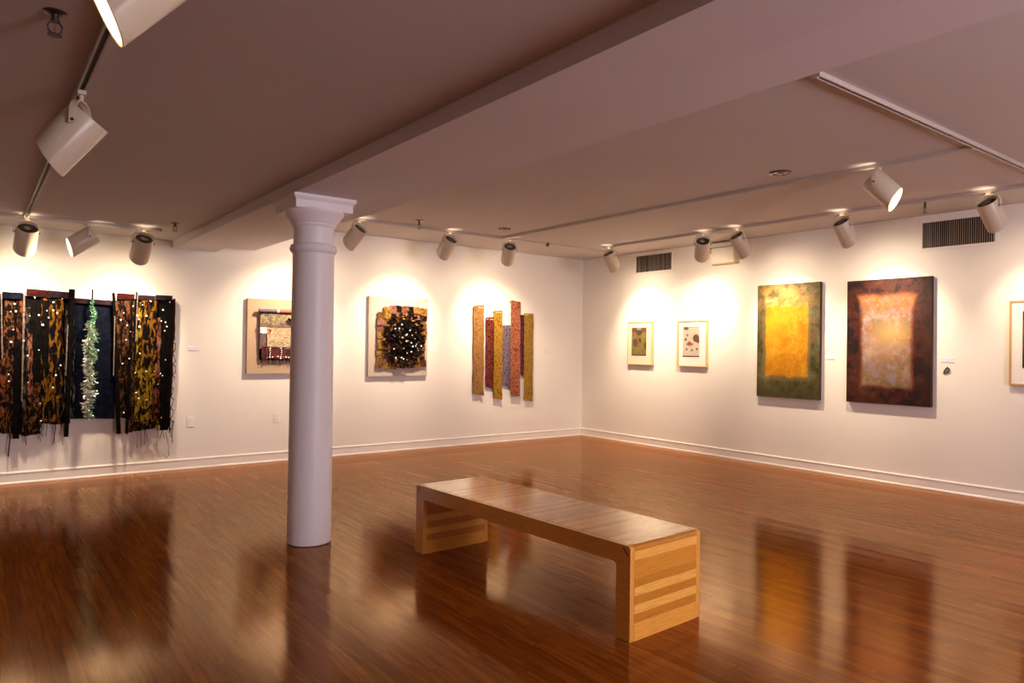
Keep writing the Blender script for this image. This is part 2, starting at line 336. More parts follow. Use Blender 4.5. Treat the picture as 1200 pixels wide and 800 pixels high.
# ------------------------------------------------------------------ mesh helpers
class MB:
    def __init__(self): self.b = bmesh.new(); self.smooth = False; self.mats = None
    def box(self, lo, hi, bev=0., mtx=None):
        r = bmesh.ops.create_cube(self.b, size=1.)['verts']
        c = [(lo[i] + hi[i]) / 2 for i in range(3)]; s = [abs(hi[i] - lo[i]) for i in range(3)]
        for v in r: v.co = Vector((v.co.x * s[0] + c[0], v.co.y * s[1] + c[1], v.co.z * s[2] + c[2]))
        if bev > 0:
            es = list({e for v in r for e in v.link_edges})
            rr = bmesh.ops.bevel(self.b, geom=es, offset=bev, segments=2, affect='EDGES', profile=.5)
            r = list({v for f in rr['faces'] for v in f.verts} | {v for v in r if v.is_valid})
        if mtx is not None:
            for v in r: v.co = mtx @ v.co
        return self
    def poly_prism(self, pts, axis, a, b):
        """extrude a 2-D polygon along axis (0,1,2) from a to b"""
        def mk(p, t):
            return {0: (t, p[0], p[1]), 1: (p[0], t, p[1]), 2: (p[0], p[1], t)}[axis]
        v0 = [self.b.verts.new(mk(p, a)) for p in pts]; v1 = [self.b.verts.new(mk(p, b)) for p in pts]
        n = len(pts)
        self.b.faces.new(v0); self.b.faces.new(list(reversed(v1)))
        for i in range(n): self.b.faces.new((v0[i], v1[i], v1[(i + 1) % n], v0[(i + 1) % n]))
        return self
    def lathe(self, prof, seg=40, mtx=None, cap0=True, cap1=True, cut=None):
        """profile [(r,z)] around z"""
        rings = []
        for r, z in prof:
            rings.append([self.b.verts.new((r * math.cos(2 * PI * k / seg), r * math.sin(2 * PI * k / seg), z)) for k in range(seg)])
        for a, c in zip(rings, rings[1:]):
            for k in range(seg):
                self.b.faces.new((a[k], a[(k + 1) % seg], c[(k + 1) % seg], c[k]))
        if cap0: self.b.faces.new(list(reversed(rings[0])))
        if cap1: self.b.faces.new(rings[-1])
        if cut:
            for ring in rings:
                for v in ring:
                    if v.co.z > cut[0]: v.co.z -= cut[1] * v.co.y
        if mtx is not None:
            for ring in rings:
                for v in ring: v.co = mtx @ v.co
        self.smooth = True
        return self
    def tube(self, pts, rad, seg=8):
        pts = [Vector(p) for p in pts]; rings = []
        for i, p in enumerate(pts):
            t = (pts[min(i + 1, len(pts) - 1)] - pts[max(i - 1, 0)]).normalized()
            u = t.cross(Vector((0, 0, 1)))
            if u.length < .05: u = t.cross(Vector((1, 0, 0)))
            u.normalize(); w = t.cross(u)
            r = rad[i] if isinstance(rad, (list, tuple)) else rad
            rings.append([self.b.verts.new(p + (u * math.cos(2 * PI * k / seg) + w * math.sin(2 * PI * k / seg)) * r) for k in range(seg)])
        for a, c in zip(rings, rings[1:]):
            for k in range(seg): self.b.faces.new((a[k], a[(k + 1) % seg], c[(k + 1) % seg], c[k]))
        self.b.faces.new(list(reversed(rings[0]))); self.b.faces.new(rings[-1])
        self.smooth = True
        return self
    def cloth(self, tl, tr, bl, br, y, nx=10, nz=40, fold=.006, thick=.003, ragged=.0, seed=0, waves=3.0, edge=.002):
        """hanging sheet in the x-z plane at depth y (towards -y are the folds); corners are (x,z)"""
        rnd = random.Random(seed); ph = rnd.random() * 6; ph2 = rnd.random() * 6
        rag = [rnd.uniform(-ragged, ragged) for _ in range(nx + 1)]
        F, B = [], []
        for j in range(nz + 1):
            t = j / nz; rf, rb = [], []
            ex = math.sin(t * 17 + ph) * edge + math.sin(t * 41 + ph2) * edge * .6
            for i in range(nx + 1):
                s = i / nx
                x = (tl[0] * (1 - s) + tr[0] * s) * (1 - t) + (bl[0] * (1 - s) + br[0] * s) * t + ex
                z = (tl[1] * (1 - s) + tr[1] * s) * (1 - t) + (bl[1] * (1 - s) + br[1] * s) * t
                if j == nz: z += rag[i]
                f = fold * (math.sin(s * waves * 2 * PI + ph + t * 1.3) * (.35 + .65 * t) + .4 * math.sin(t * 9 + ph2 + s * 2))
                rf.append(self.b.verts.new((x, y + f, z))); rb.append(self.b.verts.new((x, y + f + thick, z)))
            F.append(rf); B.append(rb)
        for j in range(nz):
            for i in range(nx):
                self.b.faces.new((F[j][i], F[j + 1][i], F[j + 1][i + 1], F[j][i + 1]))
                self.b.faces.new((B[j][i], B[j][i + 1], B[j + 1][i + 1], B[j + 1][i]))
        for j in range(nz):
            self.b.faces.new((F[j][0], B[j][0], B[j + 1][0], F[j + 1][0]))
            self.b.faces.new((F[j][nx], F[j + 1][nx], B[j + 1][nx], B[j][nx]))
        for i in range(nx):
            self.b.faces.new((F[0][i], F[0][i + 1], B[0][i + 1], B[0][i]))
            self.b.faces.new((F[nz][i], B[nz][i], B[nz][i + 1], F[nz][i + 1]))
        self.smooth = True
        return self
    def build(self, name, mat, parent=None, smooth=None, origin=None):
        bmesh.ops.recalc_face_normals(self.b, faces=self.b.faces)
        o0 = Vector(origin) if origin is not None else (root_loc(parent) if parent else Vector((0, 0, 0)))
        for v in self.b.verts: v.co -= o0
        me = bpy.data.meshes.new(name); self.b.to_mesh(me); self.b.free()
        for m in (mat if isinstance(mat, list) else [mat]): me.materials.append(m)
        sm = self.smooth if smooth is None else smooth
        if sm:
            for p in me.polygons: p.use_smooth = True
            try: me.set_sharp_from_angle(angle=math.radians(38))
            except Exception: pass
        o = bpy.data.objects.new(name, me); COL.objects.link(o)
        if parent: o.parent = parent
        elif origin is not None: o.location = origin
        return o
def root_loc(o):
    p = Vector((0, 0, 0))
    while o is not None: p = p + o.location; o = o.parent
    return p
def tag(o, label, cat, group=None):
    o['label'] = label; o['category'] = cat
    if group: o['group'] = group
    return o
def thing(name, label, cat, loc=(0, 0, 0), group=None):
    o = bpy.data.objects.new(name, None); COL.objects.link(o); o.location = loc
    o.empty_display_size = .1
    return tag(o, label, cat, group)
def struct(name, mb, mat):
    o = mb.build(name, mat); o['kind'] = 'structure'; return o
def lab(o, s): o['label'] = s; return o

# ------------------------------------------------------------------ the room
T = .15
struct('floor', MB().box((XL - T, YF - T, -.1), (XR + T, YB + T, 0)), M['floor'])
struct('wall_back', MB().box((XL - T, YB, 0), (XR + T, YB + T, HR + .2)), M['wall'])
struct('wall_right', MB().box((XR, YF - T, 0), (XR + T, YB, HR + .2)), M['wall'])
struct('wall_left', MB().box((XL - T, YF - T, 0), (XL, YB, HR + .2)), M['wall'])
# front wall (behind the camera) with an unseen window opening added for the cool fill
WX0, WX1, WZ0, WZ1 = 2.3, 4.3, .95, 2.4
m = MB()
m.box((XL, YF - T, 0), (WX0, YF, HR + .2)); m.box((WX1, YF - T, 0), (XR, YF, HR + .2))
m.box((WX0, YF - T, 0), (WX1, YF, WZ0)); m.box((WX0, YF - T, WZ1), (WX1, YF, HR + .2))
struct('wall_front', m, M['wall'])
m = MB()
for a, b in (((WX0 - .06, YF, WZ0 - .06), (WX1 + .06, YF + .03, WZ0)), ((WX0 - .06, YF, WZ1), (WX1 + .06, YF + .03, WZ1 + .06)),
             ((WX0 - .06, YF, WZ0), (WX0, YF + .03, WZ1)), ((WX1, YF, WZ0), (WX1 + .06, YF + .03, WZ1)),
             ((3.23, YF - .08, WZ0), (3.27, YF - .02, WZ1)), ((WX0, YF - .08, 1.68), (WX1, YF - .02, 1.72))):
    m.box(a, b)
struct('added_window_1', m, M['trim'])  # unseen window frame, added to house the fill light
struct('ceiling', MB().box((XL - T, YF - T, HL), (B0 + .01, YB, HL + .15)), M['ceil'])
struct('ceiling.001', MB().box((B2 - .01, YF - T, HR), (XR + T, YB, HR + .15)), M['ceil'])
# stepped beam: deep part on the column, shallow step on its right
struct('trim_1', MB().poly_prism([(B0, HS), (B1, HS), (B1, HS2), (B2, HS2), (B2, HR + .1), (B0, HR + .1)], 1, YF - T, YB), M['beam'])
# baseboards: tall board with a bead on top and a shoe at the floor
def base_profile(d):
    return [(0, 0), (d * .024, 0), (d * .024, .012), (d * .018, .018), (d * .014, .022), (d * .014, .098), (d * .019, .102), (d * .018, .110), (d * .008, .118), (0, .118)]
pb = [(YB - p[0], p[1]) for p in base_profile(1)]
struct('baseboard_back', MB().poly_prism(pb, 0, XL, XR), M['trim'])
pb = [(XR - p[0], p[1]) for p in base_profile(1)]
struct('baseboard_right', MB().poly_prism(pb, 1, YF, YB - .024), M['trim'])
pb = [(XL + p[0], p[1]) for p in base_profile(1)]
struct('baseboard_left', MB().poly_prism(pb, 1, YF, YB - .024), M['trim'])

# ------------------------------------------------------------------ column
CX, CY = 1.926, 4.90
col = thing('column', 'round white plaster column with moulded capital under the ceiling beam', 'column', (CX, CY, 0))
tm = Matrix.Translation((CX, CY, 0))
prof = [(.140, 0), (.151, .006), (.152, .02)]
for i in range(1, 13):
    z = .02 + i * (2.045 - .02) / 12
    prof.append((.152 - .009 * (i / 12) ** 1.6, z))
MB().lathe(prof, 64, tm).build('shaft', M['column'], col)
MB().lathe([(.143, 2.040), (.150, 2.046), (.156, 2.052), (.164, 2.066), (.165, 2.078), (.160, 2.086), (.160, 2.092), (.157, 2.098), (.150, 2.102), (.140, 2.106)], 64, tm).build('neck_ring', M['column'], col)
MB().lathe([(.139, 2.100), (.139, 2.215), (.142, 2.225), (.150, 2.232), (.153, 2.238), (.153, 2.246), (.160, 2.254), (.172, 2.275), (.190, 2.300), (.205, 2.320), (.208, 2.330), (.207, 2.340)], 64, tm).build('capital', M['column'], col)
ax, ay = 1.945, 4.955
m = MB()
m.box((ax - .208, ay - .208, 2.336), (ax + .208, ay + .208, 2.392), .003)
r = [(ax - .208, ay - .208)]
# flared top fillet of the abacus
def frustum(mb, cx, cy, h0, z0, h1, z1):
    a = [mb.b.verts.new((cx + sx * h0, cy + sy * h0, z0)) for sx, sy in ((-1, -1), (1, -1), (1, 1), (-1, 1))]
    c = [mb.b.verts.new((cx + sx * h1, cy + sy * h1, z1)) for sx, sy in ((-1, -1), (1, -1), (1, 1), (-1, 1))]
    for i in range(4): mb.b.faces.new((a[i], a[(i + 1) % 4], c[(i + 1) % 4], c[i]))
    mb.b.faces.new(list(reversed(a))); mb.b.faces.new(c)
frustum(m, ax, ay, .208, 2.390, .228, 2.412)
m.box((ax - .228, ay - .228, 2.411), (ax + .228, ay + .228, HS), .002)
m.build('abacus', M['column'], col)

# ------------------------------------------------------------------ bench
bl = Vector((2.511, 2.358, 0)); ang = math.atan2(2.427 - 2.511, 4.210 - 2.358)
BL, BW, BH, BT = 1.905, .552, .457, .093
bench = thing('bench', 'low waterfall bench of laminated strips of light wood on the glossy floor', 'bench', bl)
def bput(mb, name, mat):      # bench parts are modelled in the bench's own frame
    return mb.build(name, mat, bench, origin=(0, 0, 0))
def arc(cy_, cz, r_, a0, a1, n=5):
    return [(cy_ + r_ * math.cos(math.radians(a0 + (a1 - a0) * i / n)), cz + r_ * math.sin(math.radians(a0 + (a1 - a0) * i / n))) for i in range(n + 1)]
R_ = .020; bw = .032; IN = .0015
def top_prof(inset=0.):
    t = BH - inset
    return [(BT, BH - BT), (BL - BT, BH - BT)] + arc(BL - R_, t - R_, R_, 45, 90) + arc(R_, t - R_, R_, 90, 135)
def near_prof(): return [(0, 0)] + [(BT, 0), (BT, BH - BT)] + arc(R_, BH - R_, R_, 135, 180)
def far_prof(): return [(BL - BT, 0), (BL, 0)] + arc(BL - R_, BH - R_, R_, 0, 45) + [(BL - BT, BH - BT)]
bput(MB().poly_prism(top_prof(), 0, bw, BW - bw), 'seat_slab', M['bw_top'])
bput(MB().poly_prism(near_prof(), 0, bw, BW - bw), 'end_panel', M['bw_end'])
bput(MB().poly_prism(far_prof(), 0, bw, BW - bw), 'end_panel', M['bw_end'])
U = [(0, 0), (BT, 0), (BT, BH - BT - .012), (BT + .012, BH - BT), (BL - BT - .012, BH - BT), (BL - BT, BH - BT - .012), (BL - BT, 0), (BL, 0)] + arc(BL - R_, BH - R_, R_, 0, 90) + arc(R_, BH - R_, R_, 90, 180)
for x0, x1 in ((0, bw), (BW - bw, BW)):
    o = bput(MB().poly_prism(U, 0, x0, x1), 'edge_band', M['bw_band'])
    md = o.modifiers.new('bev', 'BEVEL'); md.width = .003; md.segments = 2; md.limit_method = 'ANGLE'
# dark spline keys let into the mitres of the long sides
for x0, x1 in ((-.0008, .004), (BW - .004, BW + .0008)):
    for s, cyy in ((1, 0), (-1, BL)):
        pts = [(cyy + s * .010, BH - .048), (cyy + s * .015, BH - .052), (cyy + s * .050, BH - .014), (cyy + s * .044, BH - .010)]
        lab(bput(MB().poly_prism(pts, 0, x0, x1), 'corner_key', M['dark']), 'dark wooden key let into the mitred corner')
bench.rotation_euler = (0, 0, -ang * 1.0) if False else (0, 0, math.atan2(.084, 1.852))

# ------------------------------------------------------------------ track lighting
def track(name, label, p0, p1, z, group='lighting tracks on the ceiling', w=.036, hgt=.026):
    p0 = Vector((*p0, z)); p1 = Vector((*p1, z)); d = (p1 - p0); L = d.length; d.normalize()
    t = thing(name, label, 'lighting track', tuple((p0 + p1) / 2), group)
    s = Vector((-d.y, d.x, 0))
    mtx = Matrix((( d.x, s.x, 0, p0.x), (d.y, s.y, 0, p0.y), (0, 0, 1, z), (0, 0, 0, 1)))
    m = MB()
    m.box((0, -w / 2, -.006), (L, w / 2, 0), mtx=mtx)
    m.box((0, -w / 2, -hgt), (L, -w / 2 + .009, -.005), mtx=mtx); m.box((0, w / 2 - .009, -hgt), (L, w / 2, -.005), mtx=mtx)
    m.build('channel', M['track'], t)
    MB().box((.002, -w / 2 + .009, -.012), (L - .002, w / 2 - .009, -.006), mtx=mtx).build('conductor_slot', M['dark'], t)
    MB().box((-.012, -w / 2 - .002, -hgt - .002), (.006, w / 2 + .002, 0), mtx=mtx).build('end_cap', M['track'], t)
    MB().box((L - .006, -w / 2 - .002, -hgt - .002), (L + .012, w / 2 + .002, 0), mtx=mtx).build('end_cap', M['track'], t)
    return t
XT, YTL, YTR, XTM, XTR, YTC = .36, 7.66, 7.40, 5.42, 6.98, 1.95
track('lighting_track', 'lighting track running from overhead at top left towards the dark sequined hanging', (XT, -1.2), (XT, YTL - .03), HL)
track('lighting_track', 'lighting track across the low ceiling above the dark sequined hanging', (-3.6, YTL), (1.45, YTL), HL)
track('lighting_track', 'lighting track between the beam and the middle track above the strip hanging', (B2 + .02, YTR), (XTM - .03, YTR), HR)
track('lighting_track', 'long middle lighting track carrying the lamp whose glowing mouth faces the camera', (XTM, YTR), (XTM, YTC + .03), HR)
track('lighting_track', 'lighting track along the right wall above the paintings', (XTR, 7.12), (XTR, YTC + .2), HR)
track('lighting_track', 'pale lighting track starting at the beam edge at upper right', (B2 + .78, YTC), (XR - .05, YTC), HR)
# thin conduit prolonging the back track to the corner
cd = thing('conduit', 'thin conduit across the ceiling in the far corner', 'conduit', (6.6, 7.40, HR))
MB().tube([(XTM + .03, 7.40, HR - .012), (6.6, 7.40, HR - .012), (7.55, 7.42, HR - .012)], .007).build('pipe', M['track'], cd)
MB().box((6.17, 7.385, HR - .05), (6.20, 7.415, HR), .003).build('clip', M['bronze'], cd)

TUNG = (1.0, .77, .54)
def spot(x, y, zc, target, label, power=60, size=74, up=1.0, roll=0, lampon=True, droppivot=.150, soft=.05):
    t = thing('track_spotlight', label, 'spotlight', (x, y, zc - .026), 'cylindrical track spotlights')
    P = Vector((x, y, zc - droppivot))
    a = (Vector(target) - P).normalized() if not isinstance(target, dict) else Vector(target['dir']).normalized()
    s = a.cross(Vector((0, 0, 1))).normalized()
    u = s.cross(a).normalized()
    mt = Matrix(((s.x, u.x, a.x, P.x), (s.y, u.y, a.y, P.y), (s.z, u.z, a.z, P.z), (0, 0, 0, 1)))
    R, Z0, Z1 = .088, -.055, .185
    ri = R - .004
    # can: shell with rolled lips, dome-less mouth, recessed back
    prof = [(ri - .006, Z0 + .004), (R - .002, Z0), (R, Z0 + .004), (R, Z1 - .003), (R - .002, Z1), (ri, Z1 - .002), (ri, Z0 + .030), (ri - .006, Z0 + .030)]
    m = MB().lathe(prof + [prof[0]], 44, mt, False, False, (.12, .36))
    m.build('can', M['can'], t)
    # recessed rear: dark vented disc with a raised porcelain socket end
    m = MB().lathe([(ri - .001, Z0 + .022), (ri - .001, Z0 + .030), (.03, Z0 + .030)], 36, mt, True, True); m.build('rear_baffle', M['dark'], t)
    MB().lathe([(.030, Z0 + .006), (.034, Z0 + .012), (.034, Z0 + .024)], 24, mt).build('socket', M['bronze'], t)
    # lamp: reflector bowl and glowing face
    MB().lathe([(.03, Z0 + .035), (.05, .03), (.066, .09), (.068, .128), (.064, .128), (.062, .095)], 36, mt, True, False).build('reflector', M['reflector'], t)
    o = MB().lathe([(.064, .126), (.045, .136), (.02, .141), (.004, .142)], 36, mt).build('bulb', M['bulb'], t)
    lab(o, 'glowing reflector bulb face')
    # yoke: flat strap over the rear of the can
    m = MB(); n = 20; R2 = R + .012; hz = .104
    pts = []
    up_ = Vector((0, 0, 1))
    for i in range(n + 1):
        th = PI * i / n
        cx_, sz = math.cos(th), math.sin(th)
        k = 2.6
        xx = math.copysign(abs(cx_) ** (2 / k), cx_) * R2; zz = abs(sz) ** (2 / k) * hz
        pts.append(P + s * xx + up_ * zz)
    pts = [P + s * R2 - up_ * .014] + pts + [P - s * R2 - up_ * .014]
    nrm = s.cross(up_).normalized(); hw = .013
    ring = []
    for i, p in enumerate(pts):
        tt = (pts[min(i + 1, len(pts) - 1)] - pts[max(i - 1, 0)]).normalized(); q = tt.cross(nrm).normalized() * .0035
        ring.append([m.b.verts.new(v) for v in (p + nrm * hw + q, p - nrm * hw + q, p - nrm * hw - q, p + nrm * hw - q)])
    for A_, C_ in zip(ring, ring[1:]):
        for k in range(4): m.b.faces.new((A_[k], A_[(k + 1) % 4], C_[(k + 1) % 4], C_[k]))
    m.b.faces.new(ring[0][::-1]); m.b.faces.new(ring[-1]); m.smooth = True
    m.build('yoke', M['can'], t)
    for sg in (1, -1):
        rot = Matrix(((0, u.x, s.x * sg, P.x), (0, u.y, s.y * sg, P.y), (0, u.z, s.z * sg, P.z), (0, 0, 0, 1)))
        rot = Matrix(((a.x, u.x, s.x * sg, P.x), (a.y, u.y, s.y * sg, P.y), (a.z, u.z, s.z * sg, P.z), (0, 0, 0, 1)))
        MB().lathe([(.009, R - .002), (.009, R + .014), (.006, R + .017)], 14, rot).build('pivot_screw', M['dark'], t)
    # adapter on the track and swivel stem
    zt = zc - .026
    MB().box((x - .017, y - .022, zt - .020), (x + .017, y + .022, zt - .0005), .003).build('track_adapter', M['can'], t)
    tmx = Matrix.Translation((x, y, 0))
    MB().lathe([(.009, P.z + hz - .001), (.009, zt - .018), (.012, zt - .019)], 16, tmx).build('swivel_stem', M['can'], t)
    if lampon:
        L = bpy.data.lights.new('lamp', 'SPOT'); L.energy = power * .85; L.color = TUNG
        L.spot_size = math.radians(size); L.spot_blend = 1.0; L.shadow_soft_size = soft
        lo = bpy.data.objects.new('lamp_beam', L); COL.objects.link(lo)
        lo.location = (P + a * .160) - t.location
        lo.rotation_euler = a.to_track_quat('-Z', 'Y').to_euler(); lo.parent = t
        L3 = bpy.data.lights.new('lamp_spill', 'SPOT'); L3.energy = power * .21; L3.color = TUNG
        L3.spot_size = math.radians(140); L3.spot_blend = 1.0; L3.shadow_soft_size = .06
        l3 = bpy.data.objects.new('lamp_spill', L3); COL.objects.link(l3); l3.location = lo.location; l3.rotation_euler = lo.rotation_euler; l3.parent = t
        if up > 0:      # light that leaks out of the vented rear on to the ceiling
            L2 = bpy.data.lights.new('vent_leak', 'SPOT'); L2.energy = .9 * up; L2.color = TUNG
            L2.spot_size = math.radians(110); L2.spot_blend = .6; L2.shadow_soft_size = .03
            l2 = bpy.data.objects.new('vent_leak', L2); COL.objects.link(l2)
            q = P - a * .070; l2.location = q - t.location
            dd = (Vector((0, 0, 1)) * .9 - a * .45).normalized()
            l2.rotation_euler = dd.to_track_quat('-Z', 'Y').to_euler(); l2.parent = t
    return t
PW = 212
spot(.37, YTL, HL, (.30, YB, 1.50), 'upright beige spotlight at far left above the dark sequined hanging', PW)
spot(.84, YTL, HL, {'dir': (-.80, -.04, -.60)}, 'spotlight turned left showing its glowing mouth above the dark sequined hanging', PW * .7)
spot(1.30, YTL, HL, (1.22, YB, 1.50), 'spotlight nearest the beam above the right end of the dark sequined hanging', PW)
spot(3.42, YTR, HR, (2.92, YB, 1.55), 'spotlight tilted left just right of the column capital', PW * 1.15)
spot(4.62, YTR, HR, (4.46, YB, 1.55), 'spotlight above the dark patchwork on its pale board', PW * 1.1)
spot(XTM + .12, YTR, HR, (6.05, YB, 1.55), 'spotlight by the track corner above the hanging of coloured strips', PW * 1.1)
spot(XTR, 7.02, HR, (XR, 7.10, 1.60), 'small far spotlight nearest the room corner left of the small wall grille', PW)
spot(XTR, 5.45, HR, (XR, 6.22, 1.60), 'spotlight pointing straight down just right of the small wall grille', PW)
spot(XTR, 4.95, HR, (XR, 4.80, 1.60), 'spotlight tilted right in front of the cream box on the right wall', PW)
spot(XTR, 3.72, HR, (XR, 3.60, 1.60), 'spotlight tilted right above the gap between the two large canvases', PW)
spot(XTR, 2.42, HR, (XR, 2.20, 1.55), 'spotlight hanging in front of the large wall grille at far right', PW * .45)
spot(XTM, 2.62, HR, {'dir': (.13, -.66, -.74)}, 'spotlight on the middle track with its bright mouth facing the camera', PW * .7)
spot(XT, 3.60, HL, {'dir': (-.60, .27, -.78)}, 'near spotlight at upper left seen side on, aimed left', PW * .1, up=0, droppivot=.180)
spot(XT, 1.93, HL, {'dir': (-.66, .10, -.72)}, 'nearest spotlight cut by the top edge with a sliver of glowing mouth', PW * .1, up=0, droppivot=.180)

# ------------------------------------------------------------------ sprinklers, downlight
def sprinkler(x, y, z, label, plate=.042, drop=.0):
    t = thing('fire_sprinkler', label, 'sprinkler', (x, y, z), 'pendent fire sprinklers')
    tm = Matrix.Translation((x, y, z))
    MB().lathe([(plate, 0), (plate, -.003), (plate * .6, -.008), (.014, -.010)], 28, tm).build('escutcheon', M['bronze'], t)
    MB().lathe([(.011, -.008), (.011, -.026 - drop), (.015, -.028 - drop), (.015, -.034 - drop)], 20, tm).build('body', M['bronze'], t)
    d = -.034 - drop
    for s in (-1, 1):
        MB().tube([(x + s * .012, y, z + d), (x + s * .021, y, z + d - .014), (x + s * .019, y, z + d - .030), (x + s * .006, y, z + d - .042)], .003, 6).build('frame_arm', M['bronze'], t)
    MB().tube([(x, y, z + d), (x, y, z + d - .04)], .004, 8).build('glass_bulb', M['chrome'], t)
    MB().lathe([(.006, d - .040), (.022, d - .043), (.022, d - .046), (.004, d - .047)], 20, tm).build('deflector', M['bronze'], t)
sprinkler(.205, 2.86, HL, 'dark pendent sprinkler at top left beside the near track', .036)
sprinkler(1.49, 7.20, HL, 'dark sprinkler on the low ceiling just left of the beam end')
sprinkler(4.00, 7.05, HR, 'dark sprinkler between the first two spotlights right of the column', .05, .02)
sprinkler(7.08, 2.98, HR - .0, 'dark sprinkler right of the bright spotlight, left of the large grille', .03, .03)
def ringlight(x, y, z, r_, name, label, cat):
    t = thing(name, label, cat, (x, y, z)); tm = Matrix.Translation((x, y, z))
    MB().lathe([(r_ * .66, -.001), (r_ * .70, -.010), (r_ * .9, -.012), (r_, -.006), (r_, 0)], 36, tm, False, False).build('trim_ring', M['bronze'], t)
    MB().lathe([(r_ * .68, -.004), (r_ * .60, -.0010), (.004, -.0008)], 36, tm, False, True).build('well', M['track'], t)
    MB().lathe([(.016, -.001), (.020, -.012), (.012, -.018)], 20, tm).build('plug', M['chrome'], t)
    for k in (-1, 1): MB().lathe([(.012, -.001), (.014, -.010), (.008, -.013)], 14, Matrix.Translation((x + .6 * k * r_ * .7, y - .4 * k * r_ * .7, z))).build('clip', M['cream'], t)
ringlight(5.10, 3.23, HR, .085, 'ceiling_fitting', 'small round recessed fitting in the ceiling left of the bright spotlight', 'ceiling fitting')
ringlight(5.06, 6.86, HR, .075, 'ceiling_fitting', 'small round recessed fitting in the ceiling above the track corner', 'ceiling fitting')

# ------------------------------------------------------------------ right wall fittings
def grille(y1, y0, z0, z1, label, fw=.03, nsl=34):
    t = thing('air_grille', label, 'air grille', (XR, (y0 + y1) / 2, z0), 'air grilles on the right wall')
    m = MB(); X = XR
    for a, b in (((X - .012, y0 - fw, z0 - fw), (X, y1 + fw, z0)), ((X - .012, y0 - fw, z1), (X, y1 + fw, min(z1 + fw, HR - .001))),
                 ((X - .012, y0 - fw, z0), (X, y0, z1)), ((X - .012, y1, z0), (X, y1 + fw, z1))): m.box(a, b)
    m.build('frame', M['wall'], t)
    MB().box((X - .003, y0, z0), (X, y1, z1)).build('back_plate', M['black'], t)
    rnd = random.Random(int(y0 * 100)); m = MB()
    for k in range(nsl):
        yy = y0 + (k + .5) * (y1 - y0) / nsl; w = .0022 + rnd.random() * .0012
        mtx = Matrix.Translation((X - .008, yy, 0)) @ Matrix.Rotation(math.radians(35 + rnd.uniform(-9, 9)), 4, 'Z')
        m.box((-.006, -w / 3, z0), (.006, w / 3, z1), mtx=mtx)
    m.build('louvre_blades', M['fin'], t)
M['fin'] = paint('grille_fins', (.65, .50, .38), .2, .5, 0)
grille(7.31, 6.64, 2.525, 2.765, 'smaller dark louvred air grille high on the right wall near the corner', .022)
grille(3.32, 2.66, 2.478, 2.74, 'larger dark louvred air grille high at far right behind a spotlight', .03)
# cream box
bx = thing('emergency_sign_box', 'blank cream square box high on the right wall between two spotlights', 'wall box', (XR, 5.71, 2.51))
MB().box((XR - .09, 5.53, 2.515), (XR - .002, 5.90, 2.735), .006).build('housing', M['yellowed'], bx)
MB().box((XR - .098, 5.555, 2.530), (XR - .088, 5.895, 2.733), .004).build('face_plate', M['cream'], bx)
MB().box((XR - .075, 5.50, 2.745), (XR, 5.96, 2.80), .006).build('canopy', M['cream'], bx)
MB().box((XR - .05, 5.70, 2.73), (XR - .02, 5.76, 2.75)).build('bracket', M['yellowed'], bx)
MB().lathe([(.02, 0), (.026, .01), (.026, .04), (.018, .05)], 18, Matrix.Translation((XR - .06, 5.945, 2.675)) ).build('lamp_knuckle', M['yellowed'], bx)
MB().tube([(XR - .06, 5.945, 2.72), (XR - .05, 5.94, 2.745), (XR - .04, 5.93, 2.77)], .008).build('cable', M['dark'], bx)

def outlet(p, label):
    t = thing('wall_outlet', label, 'outlet', (p.x, YB, p.z), 'wall outlets low on the back wall'); x, z = p.x, p.z
    MB().box((x - .035, YB - .006, z - .057), (x + .035, YB, z + .057), .002).build('cover_plate', M['trim'], t)
    for dz in (-.02, .02):
        MB().box((x - .015, YB - .008, z + dz - .013), (x + .015, YB - .005, z + dz + .013), .002).build('socket', M['cream'], t)
outlet(on_back(223, 494), 'white outlet low on the back wall right of the dark sequined hanging')
outlet(on_back(324, 489), 'white outlet low on the back wall just left of the column')
def card(wall, px, py, w, hh, label):
    if wall == 'b':
        p = on_back(px, py); lo, hi = (p.x - w / 2, YB - .005, p.z - hh / 2), (p.x + w / 2, YB, p.z + hh / 2)
    else:
        p = on_right(px, py); lo, hi = (XR - .005, p.y - w / 2, p.z - hh / 2), (XR, p.y + w / 2, p.z + hh / 2)
    tag(MB().box(lo, hi, .001).build('caption_card', M['card'], origin=tuple(p)), label, 'caption card', 'caption cards beside the artworks')
card('b', 227, 408, .12, .05, 'small caption card right of the dark sequined hanging')
card('b', 506, 410, .09, .06, 'small caption card right of the patchwork on pale board')
card('b', 641, 412, .09, .06, 'small caption card right of the hanging of coloured strips')
card('r', 973, 419, .11, .035, 'small caption card between the two large canvases')
card('r', 1111, 422, .12, .045, 'lilac caption card right of the red brown canvas')
card('r', 783, 404, .09, .05, 'small caption card between the two small framed prints')
p = on_right(1110, 433.5)
rg = thing('wire_loop', 'small dark leaf shaped loop under the lilac caption card', 'wall hook', (XR, p.y, p.z))
MB().tube([(XR - .006, p.y + .028, p.z - .034), (XR - .008, p.y + .018, p.z + .0), (XR - .010, p.y - .004, p.z + .028), (XR - .010, p.y - .026, p.z + .010), (XR - .009, p.y - .020, p.z - .012), (XR - .008, p.y + .004, p.z - .026), (XR - .006, p.y + .026, p.z - .034)], .0065, 8).build('loop', M['bronze'], rg)
MB().box((XR - .009, p.y - .008, p.z + .02), (XR, p.y + .004, p.z + .03)).build('pin', M['bronze'], rg)

